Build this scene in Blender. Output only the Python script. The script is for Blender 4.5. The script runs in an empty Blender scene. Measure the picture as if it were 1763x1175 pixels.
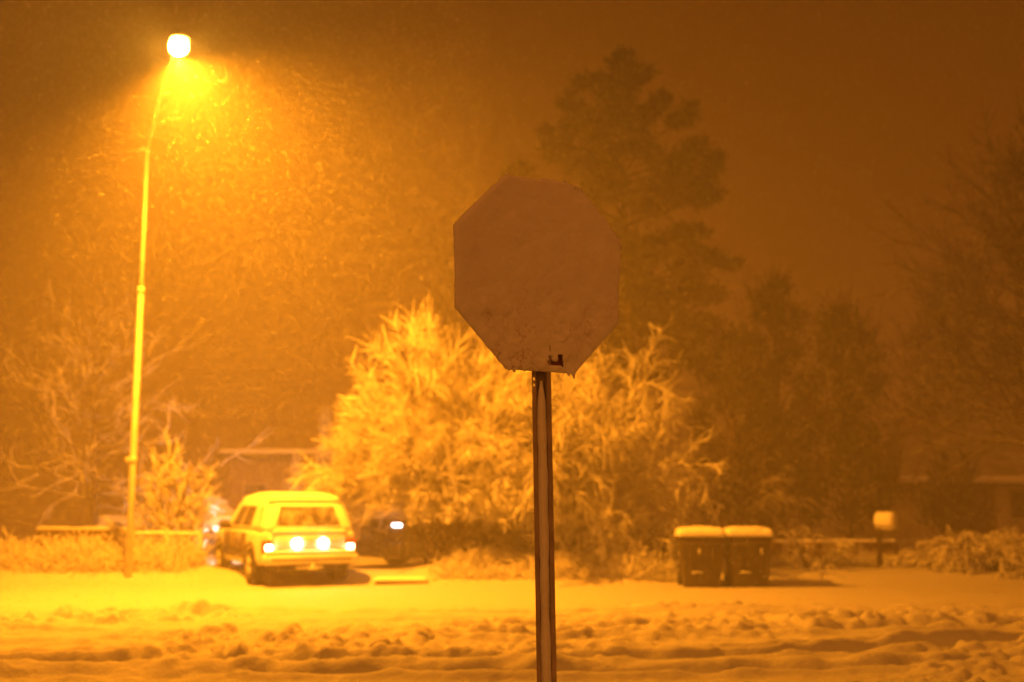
import bpy, math, random
import numpy as np
from mathutils import Vector, Matrix

sc = bpy.context.scene
COL = sc.collection
R = math.radians
rng = np.random.default_rng(7)
random.seed(7)

# ------------------------------------------------------------------ camera
FPX, PITCH, CAMH = 1900.0, math.atan(0.1424), 1.6
cam_d = bpy.data.cameras.new("camera")
cam = bpy.data.objects.new("camera", cam_d)
COL.objects.link(cam)
cam.location = (0, 0, CAMH)
cam.rotation_euler = (math.pi / 2 + PITCH, 0, 0)
cam_d.sensor_width = 36.0
cam_d.lens = 36.0 * FPX / 1763.0
cam_d.clip_start, cam_d.clip_end = 0.1, 2000
cam_d.dof.use_dof = True
cam_d.dof.focus_distance = 4.35
cam_d.dof.aperture_fstop = 1.8
sc.camera = cam

# ------------------------------------------------------------------ sky, night: low cloud lit by the town's sodium lamps
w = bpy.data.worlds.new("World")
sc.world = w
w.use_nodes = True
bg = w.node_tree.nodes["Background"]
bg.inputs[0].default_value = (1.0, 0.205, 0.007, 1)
wn = w.node_tree.nodes; wl = w.node_tree.links
_tc = wn.new("ShaderNodeTexCoord"); _sp = wn.new("ShaderNodeSeparateXYZ")
wl.new(_tc.outputs["Generated"], _sp.inputs[0])
_mr = wn.new("ShaderNodeMapRange"); _mr.interpolation_type = 'SMOOTHSTEP'      # glow behind the camera added to light the sign face; darker ahead
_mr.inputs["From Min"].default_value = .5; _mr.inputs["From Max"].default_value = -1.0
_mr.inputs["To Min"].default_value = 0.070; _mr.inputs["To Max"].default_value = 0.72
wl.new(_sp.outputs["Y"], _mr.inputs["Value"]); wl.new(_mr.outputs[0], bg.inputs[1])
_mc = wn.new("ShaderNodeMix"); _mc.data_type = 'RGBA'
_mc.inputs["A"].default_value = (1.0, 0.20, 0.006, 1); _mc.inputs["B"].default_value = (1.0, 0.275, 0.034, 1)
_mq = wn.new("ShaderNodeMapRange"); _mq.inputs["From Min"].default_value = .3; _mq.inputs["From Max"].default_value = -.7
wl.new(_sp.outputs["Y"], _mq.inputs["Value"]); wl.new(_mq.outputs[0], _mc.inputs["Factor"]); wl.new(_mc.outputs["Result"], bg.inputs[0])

sc.view_settings.view_transform = 'Standard'
sc.view_settings.look = 'None'
sc.view_settings.exposure = 0.0
sc.view_settings.gamma = 1.0
cy = sc.cycles
cy.use_denoising = True
cy.max_bounces = 6
cy.diffuse_bounces = 4
cy.glossy_bounces = 2
cy.transmission_bounces = 3
cy.volume_bounces = 1
cy.transparent_max_bounces = 6
cy.sample_clamp_indirect = 6.0
cy.caustics_reflective = False
cy.caustics_refractive = False

SODIUM = (1.0, 0.285, 0.008)
LAMP_POWER = 20500.0
HAZE_DENSITY = 0.0104

# ------------------------------------------------------------------ placement helpers
CA, SA = math.cos(PITCH), math.sin(PITCH)
def P(px, py, Y):
    """World point seen at photo pixel (px, py) at distance Y down the street."""
    xc, yc = (px - 881.5) / FPX, -(py - 587.5) / FPX
    d = (xc, CA - yc * SA, SA + yc * CA)
    t = Y / d[1]
    return Vector((d[0] * t, Y, CAMH + d[2] * t))
def gx(px, Y):
    return P(px, 900, Y).x

# ------------------------------------------------------------------ noise and terrain
def _lat(seed, n=256):
    return np.random.default_rng(seed).random((n, n))
def vnoise(x, y, seed):
    L = _lat(seed); n = L.shape[0]
    xi, yi = np.floor(x).astype(int), np.floor(y).astype(int)
    fx, fy = x - xi, y - yi
    fx, fy = fx * fx * (3 - 2 * fx), fy * fy * (3 - 2 * fy)
    a = L[xi % n, yi % n]; b = L[(xi + 1) % n, yi % n]
    c = L[xi % n, (yi + 1) % n]; d = L[(xi + 1) % n, (yi + 1) % n]
    return (a * (1 - fx) + b * fx) * (1 - fy) + (c * (1 - fx) + d * fx) * fy
def fbm(x, y, s, seed, o=4):
    v = 0; a = 1; t = 0
    for k in range(o):
        v = v + a * (vnoise(x / s + 17.3 * k, y / s + 5.1 * k, seed + k) - .5); t += a
        a *= .5; s *= .5
    return v / t
def sstep(a, b, x):
    t = np.clip((x - a) / (b - a), 0, 1); return t * t * (3 - 2 * t)

RUTS = [  # y at x = 0, slope left, slope right, curve, depth, half width
    (10.35, .02, .12, .012, .075, .17), (11.15, .03, .16, .014, .10, .19), (11.55, .00, .17, .016, .06, .14),
    (12.9, .05, .13, .012, .085, .17), (13.7, .02, .12, .010, .06, .15), (14.9, .05, .10, .004, .05, .16),
    (15.8, .0, .12, .002, .05, .15)]
def height(x, y):
    x = np.asarray(x, float); y = np.asarray(y, float)
    h = .16 * sstep(20.9, 22.6, y) + .05 * fbm(x, y, 4.0, 3, 3)
    road = sstep(3, 8.5, y) * (1 - sstep(16.0, 17.9, y))
    warp = .30 * fbm(x, y, 3.2, 21, 2) + .22 * fbm(x, y, .5, 25, 3)
    for i, (y0, sl, sr, cv, dp, hw) in enumerate(RUTS):
        yc = y0 + np.where(x > 0, sr * x + cv * x * x, sl * x) + warp
        d = (y - yc) / hw
        var = .55 + .9 * vnoise(x / 1.7 + i * 9, y / 5, 40 + i)
        dp = dp * 1.25 * (.5 + .5 * sstep(-3, 1, x))
        h = h - road * dp * var * np.exp(-d ** 4)
        h = h + road * dp * .75 * var * (np.exp(-((d - 1.75) / .75) ** 2) + np.exp(-((d + 1.75) / .75) ** 2)) * (.4 + 1.2 * vnoise(x / .35, y / .35, 60 + i))
    lumpmask = road * (sstep(.34, .62, vnoise(x / 2.6, y / 1.3, 77)) * .8 + .22) * (1 + .9 * sstep(0, -6, x))
    n1 = fbm(x, y, .62, 81, 4)
    n2 = np.maximum(fbm(x, y, .30, 91, 3), 0)
    n3 = sstep(.02, .16, fbm(x * .9, y, .19, 95, 3))
    n4 = sstep(.05, .2, fbm(x * .9, y, .11, 97, 2))
    h = h + lumpmask * (.08 * (1 + 1.5 * sstep(-.5, -4, x)) * n1 + .06 * n2 + .045 * n3 + .032 * n4)
    h = h + .012 * fbm(x, y, .5, 101, 3)
    # drift along the far edge of the road
    h = h + .24 * np.exp(-((y - 22.3) / .8) ** 2) * sstep(-2.6, -.9, x) * (1 - sstep(2.2, 3.4, x)) * (.7 + .9 * vnoise(x / .9, y / .9, 120))
    h = h + .12 * np.exp(-((y - 22.4) / .7) ** 2) * sstep(-5.6, -6.4, x) * (.5 + vnoise(x / .6, y / .6, 121))
    return h
def H(x, y):
    return float(height(np.array([x]), np.array([y]))[0])

# ------------------------------------------------------------------ materials
def mat(name, rough=.8, spec=.3):
    m = bpy.data.materials.new(name); m.use_nodes = True
    nt = m.node_tree; b = nt.nodes["Principled BSDF"]
    b.inputs["Roughness"].default_value = rough
    b.inputs["Specular IOR Level"].default_value = spec
    return m, nt, b
def plain(name, c, rough=.6, spec=.4, var=.25, scale=6, metal=0, bump=0):
    m, nt, b = mat(name, rough, spec)
    tc = nt.nodes.new("ShaderNodeTexCoord"); n = nt.nodes.new("ShaderNodeTexNoise")
    n.inputs["Scale"].default_value = scale; n.inputs["Detail"].default_value = 6
    nt.links.new(tc.outputs["Object"], n.inputs["Vector"])
    r = nt.nodes.new("ShaderNodeValToRGB")
    r.color_ramp.elements[0].position = .3; r.color_ramp.elements[1].position = .7
    r.color_ramp.elements[0].color = tuple(v * (1 - var) for v in c) + (1,)
    r.color_ramp.elements[1].color = tuple(min(1, v * (1 + var)) for v in c) + (1,)
    nt.links.new(n.outputs["Fac"], r.inputs[0]); nt.links.new(r.outputs[0], b.inputs["Base Color"])
    b.inputs["Metallic"].default_value = metal
    if bump:
        bp = nt.nodes.new("ShaderNodeBump"); bp.inputs["Strength"].default_value = bump; bp.inputs["Distance"].default_value = .02
        nt.links.new(n.outputs["Fac"], bp.inputs["Height"]); nt.links.new(bp.outputs[0], b.inputs["Normal"])
    return m
def snowed(name, c, lo=-.05, hi=.45, nscale=14, namp=.7, rough=.8, snow=(.86, .87, .88)):
    """A surface with snow lying on its upward sides, broken up by noise."""
    m, nt, b = mat(name, rough, .2)
    g = nt.nodes.new("ShaderNodeNewGeometry"); sx = nt.nodes.new("ShaderNodeSeparateXYZ")
    nt.links.new(g.outputs["Normal"], sx.inputs[0])
    tc = nt.nodes.new("ShaderNodeTexCoord"); n = nt.nodes.new("ShaderNodeTexNoise")
    n.inputs["Scale"].default_value = nscale; n.inputs["Detail"].default_value = 4
    nt.links.new(tc.outputs["Object"], n.inputs["Vector"])
    ma = nt.nodes.new("ShaderNodeMath"); ma.operation = 'SUBTRACT'; ma.inputs[1].default_value = .5
    nt.links.new(n.outputs["Fac"], ma.inputs[0])
    mm = nt.nodes.new("ShaderNodeMath"); mm.operation = 'MULTIPLY_ADD'; mm.inputs[1].default_value = namp
    nt.links.new(ma.outputs[0], mm.inputs[0]); nt.links.new(sx.outputs["Z"], mm.inputs[2])
    mr = nt.nodes.new("ShaderNodeMapRange"); mr.inputs["From Min"].default_value = lo; mr.inputs["From Max"].default_value = hi
    nt.links.new(mm.outputs[0], mr.inputs["Value"])
    mx = nt.nodes.new("ShaderNodeMix"); mx.data_type = 'RGBA'
    mx.inputs["A"].default_value = tuple(c) + (1,); mx.inputs["B"].default_value = tuple(snow) + (1,)
    nt.links.new(mr.outputs[0], mx.inputs["Factor"]); nt.links.new(mx.outputs["Result"], b.inputs["Base Color"])
    return m
def emit(name, c, s):
    m = bpy.data.materials.new(name); m.use_nodes = True; nt = m.node_tree
    nt.nodes.remove(nt.nodes["Principled BSDF"])
    e = nt.nodes.new("ShaderNodeEmission"); e.inputs[0].default_value = tuple(c) + (1,); e.inputs[1].default_value = s
    nt.links.new(e.outputs[0], nt.nodes["Material Output"].inputs[0]); return m

M = {}
def snow_mat(name="snow", c=(.87, .88, .9, 1), bump=.45):
    m, nt, b = mat(name, .75, .25)
    b.inputs["Base Color"].default_value = c
    tc = nt.nodes.new("ShaderNodeTexCoord"); n = nt.nodes.new("ShaderNodeTexNoise")
    n.inputs["Scale"].default_value = 22; n.inputs["Detail"].default_value = 8; n.inputs["Roughness"].default_value = .65
    nt.links.new(tc.outputs["Object"], n.inputs["Vector"])
    bp = nt.nodes.new("ShaderNodeBump"); bp.inputs["Strength"].default_value = bump; bp.inputs["Distance"].default_value = .02
    nt.links.new(n.outputs["Fac"], bp.inputs["Height"]); nt.links.new(bp.outputs[0], b.inputs["Normal"])
    return m
M['snow'] = snow_mat()
M['road_snow'] = snow_mat("driven_snow", (.54, .54, .55, 1), .8)
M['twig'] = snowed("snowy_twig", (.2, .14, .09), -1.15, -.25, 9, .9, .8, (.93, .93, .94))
def _translucent(m, k):
    nt = m.node_tree; b = nt.nodes["Principled BSDF"]; o = nt.nodes["Material Output"]
    t = nt.nodes.new("ShaderNodeBsdfTranslucent"); x = nt.nodes.new("ShaderNodeMixShader"); x.inputs[0].default_value = k
    nt.links.new(b.inputs["Base Color"].links[0].from_socket, t.inputs[0])
    nt.links.new(b.outputs[0], x.inputs[1]); nt.links.new(t.outputs[0], x.inputs[2]); nt.links.new(x.outputs[0], o.inputs[0])
_translucent(M['twig'], .45)     # soft snow passes some light on
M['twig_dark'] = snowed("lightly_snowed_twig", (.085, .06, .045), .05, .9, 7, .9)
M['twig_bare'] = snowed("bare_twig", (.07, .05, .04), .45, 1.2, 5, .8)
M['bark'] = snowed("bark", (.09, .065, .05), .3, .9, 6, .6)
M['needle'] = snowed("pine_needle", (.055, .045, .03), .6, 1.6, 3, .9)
M['pinebark'] = plain("pine_bark", (.05, .038, .03), .9, .1, .3, 6)
M['roof'] = snowed("thin_snow_roof", (.10, .08, .07), .7, 1.5, 2, .5)  # dark roof colour under thin, patchy snow
M["leaf"] = snowed("snowy_leaf", (.09, .085, .05), -.8, .2, 4, .8)
M['galv'] = plain("galvanised_steel", (.52, .52, .5), .5, .4, .15, 5)
M['post'] = plain("rusty_green_steel", (.36, .28, .22), .7, .3, .3, 9)
M['red'] = plain("red_sign_sheeting", (.17, .035, .025), .5, .4, .2, 8)
M['tan'] = snowed("snow_caked_silver_paint", (.46, .44, .4), -.75, .35, 2.2, 1.7, .6, (.8, .8, .8))
M['door_paint'] = snowed("dark_door_paint", (.13, .11, .09), .2, 1.0, 3, 1.3, .5)  # doors darker than the rest of the bodywork
M['dark_paint'] = plain("dark_car_paint", (.06, .06, .065), .4, .5, .1, 3)
M['black'] = plain("black_rubber", (.03, .03, .03), .8, .3, .3, 9)
M['trim'] = plain("dark_trim", (.05, .05, .05), .6, .4, .2, 5)
M['glass'] = plain("dark_glass", (.05, .05, .055), .25, .5, .2, 3)
M['glass_snow'] = snowed("snow_dusted_glass", (.07, .065, .06), .35, 1.0, 5, .9, .5)
M['glass_caked'] = snowed("snow_caked_glass", (.1, .09, .08), -.5, .25, 3.5, 1.6, .6, (.8, .8, .8))
M['rim'] = plain("wheel_rim", (.45, .45, .44), .45, .5, .1, 4)
M['bin'] = plain("dark_cart_plastic", (.06, .048, .035), .55, .4, .2, 5)
M['wood'] = plain("weathered_wood", (.16, .11, .075), .85, .2, .3, 7, bump=.3)
M['dark_wood'] = plain("dark_wet_wood", (.05, .036, .025), .85, .2, .3, 7)
M['wall'] = plain("brown_siding", (.25, .19, .15), .85, .2, .12, 2)
M['wall_pale'] = plain("pale_siding", (.42, .38, .34), .85, .2, .1, 2)
M['lens_red'] = plain("red_lamp_lens", (.35, .02, .015), .3, .5, .1, 5)
M["lamp_lens"] = emit("lit_sodium_lens", (1.0, .42, .03), 1300)
M['rev'] = emit("lit_white_lamp", (1.0, .80, .42), 45)
M['tail'] = emit("lit_tail_lamp", (1.0, .62, .28), 24)
M['head'] = emit("lit_headlamp", (1.0, .92, .85), 9)
M['window_lit'] = emit("lit_window_pane", (.9, .75, .65), 1.2)
M['plate'] = plain("licence_plate", (.5, .48, .42), .5, .4, .1, 5)
M['flake'] = mat("snowflake", .9, .1)[0]
def _flake():
    nt = M['flake'].node_tree; nt.nodes.remove(nt.nodes["Principled BSDF"])
    a = nt.nodes.new("ShaderNodeBsdfDiffuse"); b = nt.nodes.new("ShaderNodeBsdfTranslucent"); x = nt.nodes.new("ShaderNodeMixShader")
    for q in (a, b): q.inputs[0].default_value = (.9, .9, .92, 1)
    nt.links.new(a.outputs[0], x.inputs[1]); nt.links.new(b.outputs[0], x.inputs[2]); nt.links.new(x.outputs[0], nt.nodes["Material Output"].inputs[0])
_flake()

# ------------------------------------------------------------------ mesh builder
class MB:
    def __init__(s): s.v = []; s.f = []
    def add(s, vs, fs):
        o = len(s.v); s.v.extend([tuple(map(float, p)) for p in vs]); s.f.extend([tuple(i + o for i in f) for f in fs])
    def box(s, c, d, rz=0, bev=0):
        x, y, z = [k / 2 for k in d]
        if bev <= 0:
            vs = [(i * x, j * y, k * z) for k in (-1, 1) for j in (-1, 1) for i in (-1, 1)]
            fs = [(0, 2, 3, 1), (4, 5, 7, 6), (0, 1, 5, 4), (2, 6, 7, 3), (0, 4, 6, 2), (1, 3, 7, 5)]
        else:
            secs = []
            b = min(bev, x * .9, y * .9, z * .9)
            for zz, ins in ((-z, b), (-z + b, 0), (z - b, 0), (z, b)):
                X, Y = x - ins, y - ins; c0 = b * .6
                secs.append([(X - c0, -Y, zz), (X, -Y + c0, zz), (X, Y - c0, zz), (X - c0, Y, zz), (-X + c0, Y, zz), (-X, Y - c0, zz), (-X, -Y + c0, zz), (-X + c0, -Y, zz)])
            vs, fs = loft(secs)
        cr, sr = math.cos(rz), math.sin(rz)
        s.add([(c[0] + p[0] * cr - p[1] * sr, c[1] + p[0] * sr + p[1] * cr, c[2] + p[2]) for p in vs], fs)
    def tube(s, pts, rad, n=5, cap=True):
        pts = np.asarray(pts, float); k = len(pts)
        rad = np.broadcast_to(np.asarray(rad, float), (k,))
        t = np.gradient(pts, axis=0); t /= np.linalg.norm(t, axis=1, keepdims=True) + 1e-9
        up = np.array((0, 0, 1.)) if abs(t[:, 2].mean()) < .9 else np.array((1., 0, 0))
        a = np.cross(t, up); a /= np.linalg.norm(a, axis=1, keepdims=True) + 1e-9
        b = np.cross(a, t)
        ang = np.arange(n) * 2 * math.pi / n
        ring = pts[:, None] + rad[:, None, None] * (np.cos(ang)[None, :, None] * a[:, None] + np.sin(ang)[None, :, None] * b[:, None])
        o = len(s.v); s.v.extend(map(tuple, ring.reshape(-1, 3).tolist()))
        for i in range(k - 1):
            for j in range(n):
                q = (j + 1) % n
                s.f.append((o + i * n + j, o + i * n + q, o + (i + 1) * n + q, o + (i + 1) * n + j))
        if cap:
            s.f.append(tuple(o + j for j in reversed(range(n)))); s.f.append(tuple(o + (k - 1) * n + j for j in range(n)))
    def ball(s, c, r, nu=10, nv=6, jit=0):
        secs = []
        for i in range(nv + 1):
            th = -math.pi / 2 + math.pi * i / nv
            rr = max(math.cos(th), .02)
            secs.append([(c[0] + r[0] * rr * math.cos(2 * math.pi * j / nu) * (1 + jit * (random.random() - .5)), c[1] + r[1] * rr * math.sin(2 * math.pi * j / nu), c[2] + r[2] * math.sin(th)) for j in range(nu)])
        s.add(*loft(secs))
    def build(s, name, m, parent=None, smooth=True, loc=None, rz=0):
        me = bpy.data.meshes.new(name); me.from_pydata(s.v, [], s.f); me.update()
        if m is not None: me.materials.append(m)
        if smooth: me.polygons.foreach_set('use_smooth', [True] * len(me.polygons))
        o = bpy.data.objects.new(name, me); COL.objects.link(o)
        if parent: o.parent = parent
        if loc is not None: o.location = loc
        o.rotation_euler.z = rz
        return o
def loft(secs, close=True):
    n = len(secs[0]); vs = [p for q in secs for p in q]; fs = []
    for i in range(len(secs) - 1):
        for j in range(n):
            q = (j + 1) % n
            fs.append((i * n + j, i * n + q, (i + 1) * n + q, (i + 1) * n + j))
    if close:
        fs.append(tuple(reversed(range(n)))); fs.append(tuple((len(secs) - 1) * n + j for j in range(n)))
    return vs, fs
def tag(o, label=None, cat=None, group=None, kind=None):
    for k, v in (('label', label), ('category', cat), ('group', group), ('kind', kind)):
        if v: o[k] = v
    return o
def empty(name, loc, rz=0, **k):
    o = bpy.data.objects.new(name, None); COL.objects.link(o); o.location = loc; o.rotation_euler.z = rz
    return tag(o, **k)
def unit(v): v = np.asarray(v, float); return v / (np.linalg.norm(v) + 1e-9)
def subsurf(o, lv=2):
    m = o.modifiers.new("smooth", 'SUBSURF'); m.levels = m.render_levels = lv; return o

# ------------------------------------------------------------------ ground: one sheet of trodden snow
def ground():
    xs = np.unique(np.concatenate([np.linspace(-160, -16, 40), np.linspace(-16, -11.5, 40), np.arange(-11.5, 11.5, .042), np.linspace(11.5, 16, 40), np.linspace(16, 160, 40)]).round(4))
    ys = np.unique(np.concatenate([np.linspace(-40, 0, 20), np.linspace(0, 8.8, 60), np.arange(8.8, 18, .034), np.arange(18, 26, .07), np.linspace(26, 40, 70), np.linspace(40, 190, 40)]).round(4))
    X, Y = np.meshgrid(xs, ys)
    Z = height(X, Y)
    v = np.stack([X, Y, Z], -1).reshape(-1, 3)
    nx, ny = len(xs), len(ys)
    i = np.arange(ny - 1)[:, None] * nx + np.arange(nx - 1)[None]
    f = np.stack([i, i + 1, i + nx + 1, i + nx], -1).reshape(-1, 4)
    me = bpy.data.meshes.new("snowy_ground")
    me.vertices.add(len(v)); me.vertices.foreach_set('co', v.ravel())
    me.loops.add(f.size); me.loops.foreach_set('vertex_index', f.ravel().astype(np.int32))
    me.polygons.add(len(f)); me.polygons.foreach_set('loop_start', (np.arange(len(f)) * 4).astype(np.int32))
    me.polygons.foreach_set('use_smooth', np.ones(len(f), bool))
    me.update(calc_edges=True); me.validate()
    me.materials.append(M['road_snow'])
    o = bpy.data.objects.new("snowy_ground", me); COL.objects.link(o); tag(o, kind='structure')
ground()

# ------------------------------------------------------------------ the street lamp
LY = 21.6
def street_lamp():
    b = P(221, 995, LY); b.z = H(b.x, b.y) - .05
    t = empty("street_lamp", b, label="tall pale lamp post with a lit sodium head over the snowy road", cat="street lamp")
    j1, j2, j0 = P(243, 500, LY) - b, P(254, 258, LY) - b, P(229, 792, LY) - b
    m = MB(); m.tube([(0, 0, 0), tuple(j0), tuple(j1)], [.072, .066, .056], 14); m.build("lower_pole", M['galv'], t)
    m = MB(); m.tube([tuple(j1), tuple(j2)], [.046, .038], 12); m.build("upper_pole", M['galv'], t)
    m = MB(); m.tube([j1 - Vector((0, 0, .07)), j1 + Vector((0, 0, .07))], [.075, .07], 14); m.build("collar", M['galv'], t)
    m = MB(); m.tube([j0 - Vector((0, 0, .06)), j0 + Vector((0, 0, .06))], [.088, .084], 14); m.box(tuple(j0 + Vector((-.09, -.02, 0))), (.08, .06, .1), 0, .01); m.build("clamp", M['galv'], t)
    head = P(303, 84, 18.1) - b
    m = MB(); m.tube([j2 - Vector((.22, 0, .03)), j2 - Vector((.06, 0, -.02)), j2 + Vector((.02, 0, 0))], [.03, .035, .04], 8)
    m.tube([j2 - Vector((0, 0, .08)), j2 + Vector((0, 0, .07))], [.056, .052], 12); m.build("arm_bracket", M['galv'], t)
    pts = [j2 + (head - j2) * u + Vector((0, 0, .16 * math.sin(math.pi * u))) for u in np.linspace(0, 1, 9)]
    m = MB(); m.tube([tuple(p) for p in pts], np.linspace(.04, .03, 9), 10); m.build("arm", M['galv'], t)
    # cobra head
    hd = unit((head - j2) * Vector((1, 1, 0)))
    m = MB(); secs = []
    for u, wd, ht in ((0, .05, .05), (.12, .09, .08), (.3, .15, .08), (.5, .165, .07), (.66, .14, .05), (.73, .06, .03)):
        c = np.array(head) + np.array(hd) * (u - .1); sd = np.array((-hd[1], hd[0], 0))
        secs.append([tuple(c + sd * wd * math.cos(a) + np.array((0, 0, ht * max(math.sin(a), -.25)))) for a in np.linspace(0, 2 * math.pi, 14, endpoint=False)])
    m.add(*loft(secs)); hs = m.build("housing", M['galv'], t)
    c = head + Vector(hd) * .34
    m = MB(); m.ball((0, 0, 0), (.155, .15, .15), 18, 10)
    ln = m.build("lens", M['lamp_lens'], hs); ln.location = c + Vector((0, 0, -.10))
    m = MB(); m.ball((0, 0, 0), (.09, .09, .05), 10, 6); pc = m.build("photocell", M['trim'], hs); pc.location = c + Vector((0, 0, .12))
    # its light: a wide downward beam
    ld = bpy.data.lights.new("lamp_light", 'SPOT'); ld.energy = LAMP_POWER; ld.color = SODIUM
    ld.spot_size = R(172); ld.spot_blend = 1.0; ld.shadow_soft_size = .035
    lo = bpy.data.objects.new("lamp_light", ld); COL.objects.link(lo); lo.parent = t
    lo.location = c + Vector((0, 0, -.31)); lo.rotation_euler = (R(16), R(-18), 0)   # beam aim shaped to brighten the shrubs: tilted back and right, housing untilted
    return t
street_lamp()

# ------------------------------------------------------------------ stop sign seen from the front, face plastered with snow
def crust_mat():
    """Wet snow plastered on the sheeting, thinner along cracks towards the foot so that the red shows through a little."""
    m, nt, b = mat("plastered_snow", .75, .2)
    N = nt.nodes; Lk = nt.links
    tc = N.new("ShaderNodeTexCoord"); n1 = N.new("ShaderNodeTexNoise"); n2 = N.new("ShaderNodeTexNoise"); sx = N.new("ShaderNodeSeparateXYZ")
    Lk.new(tc.outputs["Object"], n1.inputs["Vector"]); Lk.new(tc.outputs["Object"], n2.inputs["Vector"]); Lk.new(tc.outputs["Object"], sx.inputs[0])
    n1.inputs["Scale"].default_value = 9; n1.inputs["Detail"].default_value = 9; n1.inputs["Roughness"].default_value = .68
    n2.inputs["Scale"].default_value = 4; n2.inputs["Detail"].default_value = 3
    a = N.new("ShaderNodeMath"); a.operation = 'SUBTRACT'; a.inputs[1].default_value = .5; Lk.new(n1.outputs["Fac"], a.inputs[0])
    ab = N.new("ShaderNodeMath"); ab.operation = 'ABSOLUTE'; Lk.new(a.outputs[0], ab.inputs[0])
    v = N.new("ShaderNodeMapRange"); v.inputs["From Min"].default_value = .018; v.inputs["From Max"].default_value = 0; Lk.new(ab.outputs[0], v.inputs["Value"])
    lo = N.new("ShaderNodeMapRange"); lo.inputs["From Min"].default_value = .05; lo.inputs["From Max"].default_value = -.34; Lk.new(sx.outputs["Z"], lo.inputs["Value"])
    pm = N.new("ShaderNodeMapRange"); pm.inputs["From Min"].default_value = .44; pm.inputs["From Max"].default_value = .62; Lk.new(n2.outputs["Fac"], pm.inputs["Value"])
    k1 = N.new("ShaderNodeMath"); k1.operation = 'MULTIPLY'; Lk.new(v.outputs[0], k1.inputs[0]); Lk.new(lo.outputs[0], k1.inputs[1])
    k2 = N.new("ShaderNodeMath"); k2.operation = 'MULTIPLY'; Lk.new(k1.outputs[0], k2.inputs[0]); Lk.new(pm.outputs[0], k2.inputs[1])
    k3 = N.new("ShaderNodeMath"); k3.operation = 'MULTIPLY_ADD'; k3.inputs[1].default_value = .8; Lk.new(k2.outputs[0], k3.inputs[0])
    mo = N.new("ShaderNodeMapRange"); mo.inputs["From Min"].default_value = .35; mo.inputs["From Max"].default_value = .7; mo.inputs["To Max"].default_value = .16; Lk.new(n1.outputs["Fac"], mo.inputs["Value"])
    Lk.new(mo.outputs[0], k3.inputs[2])
    mx = N.new("ShaderNodeMix"); mx.data_type = 'RGBA'; mx.inputs["A"].default_value = (.87, .87, .88, 1); mx.inputs["B"].default_value = (.34, .16, .14, 1)
    Lk.new(k3.outputs[0], mx.inputs["Factor"]); Lk.new(mx.outputs["Result"], b.inputs["Base Color"])
    bp = N.new("ShaderNodeBump"); bp.inputs["Strength"].default_value = .6; bp.inputs["Distance"].default_value = .01
    Lk.new(n1.outputs["Fac"], bp.inputs["Height"]); Lk.new(bp.outputs[0], b.inputs["Normal"])
    return m
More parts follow.
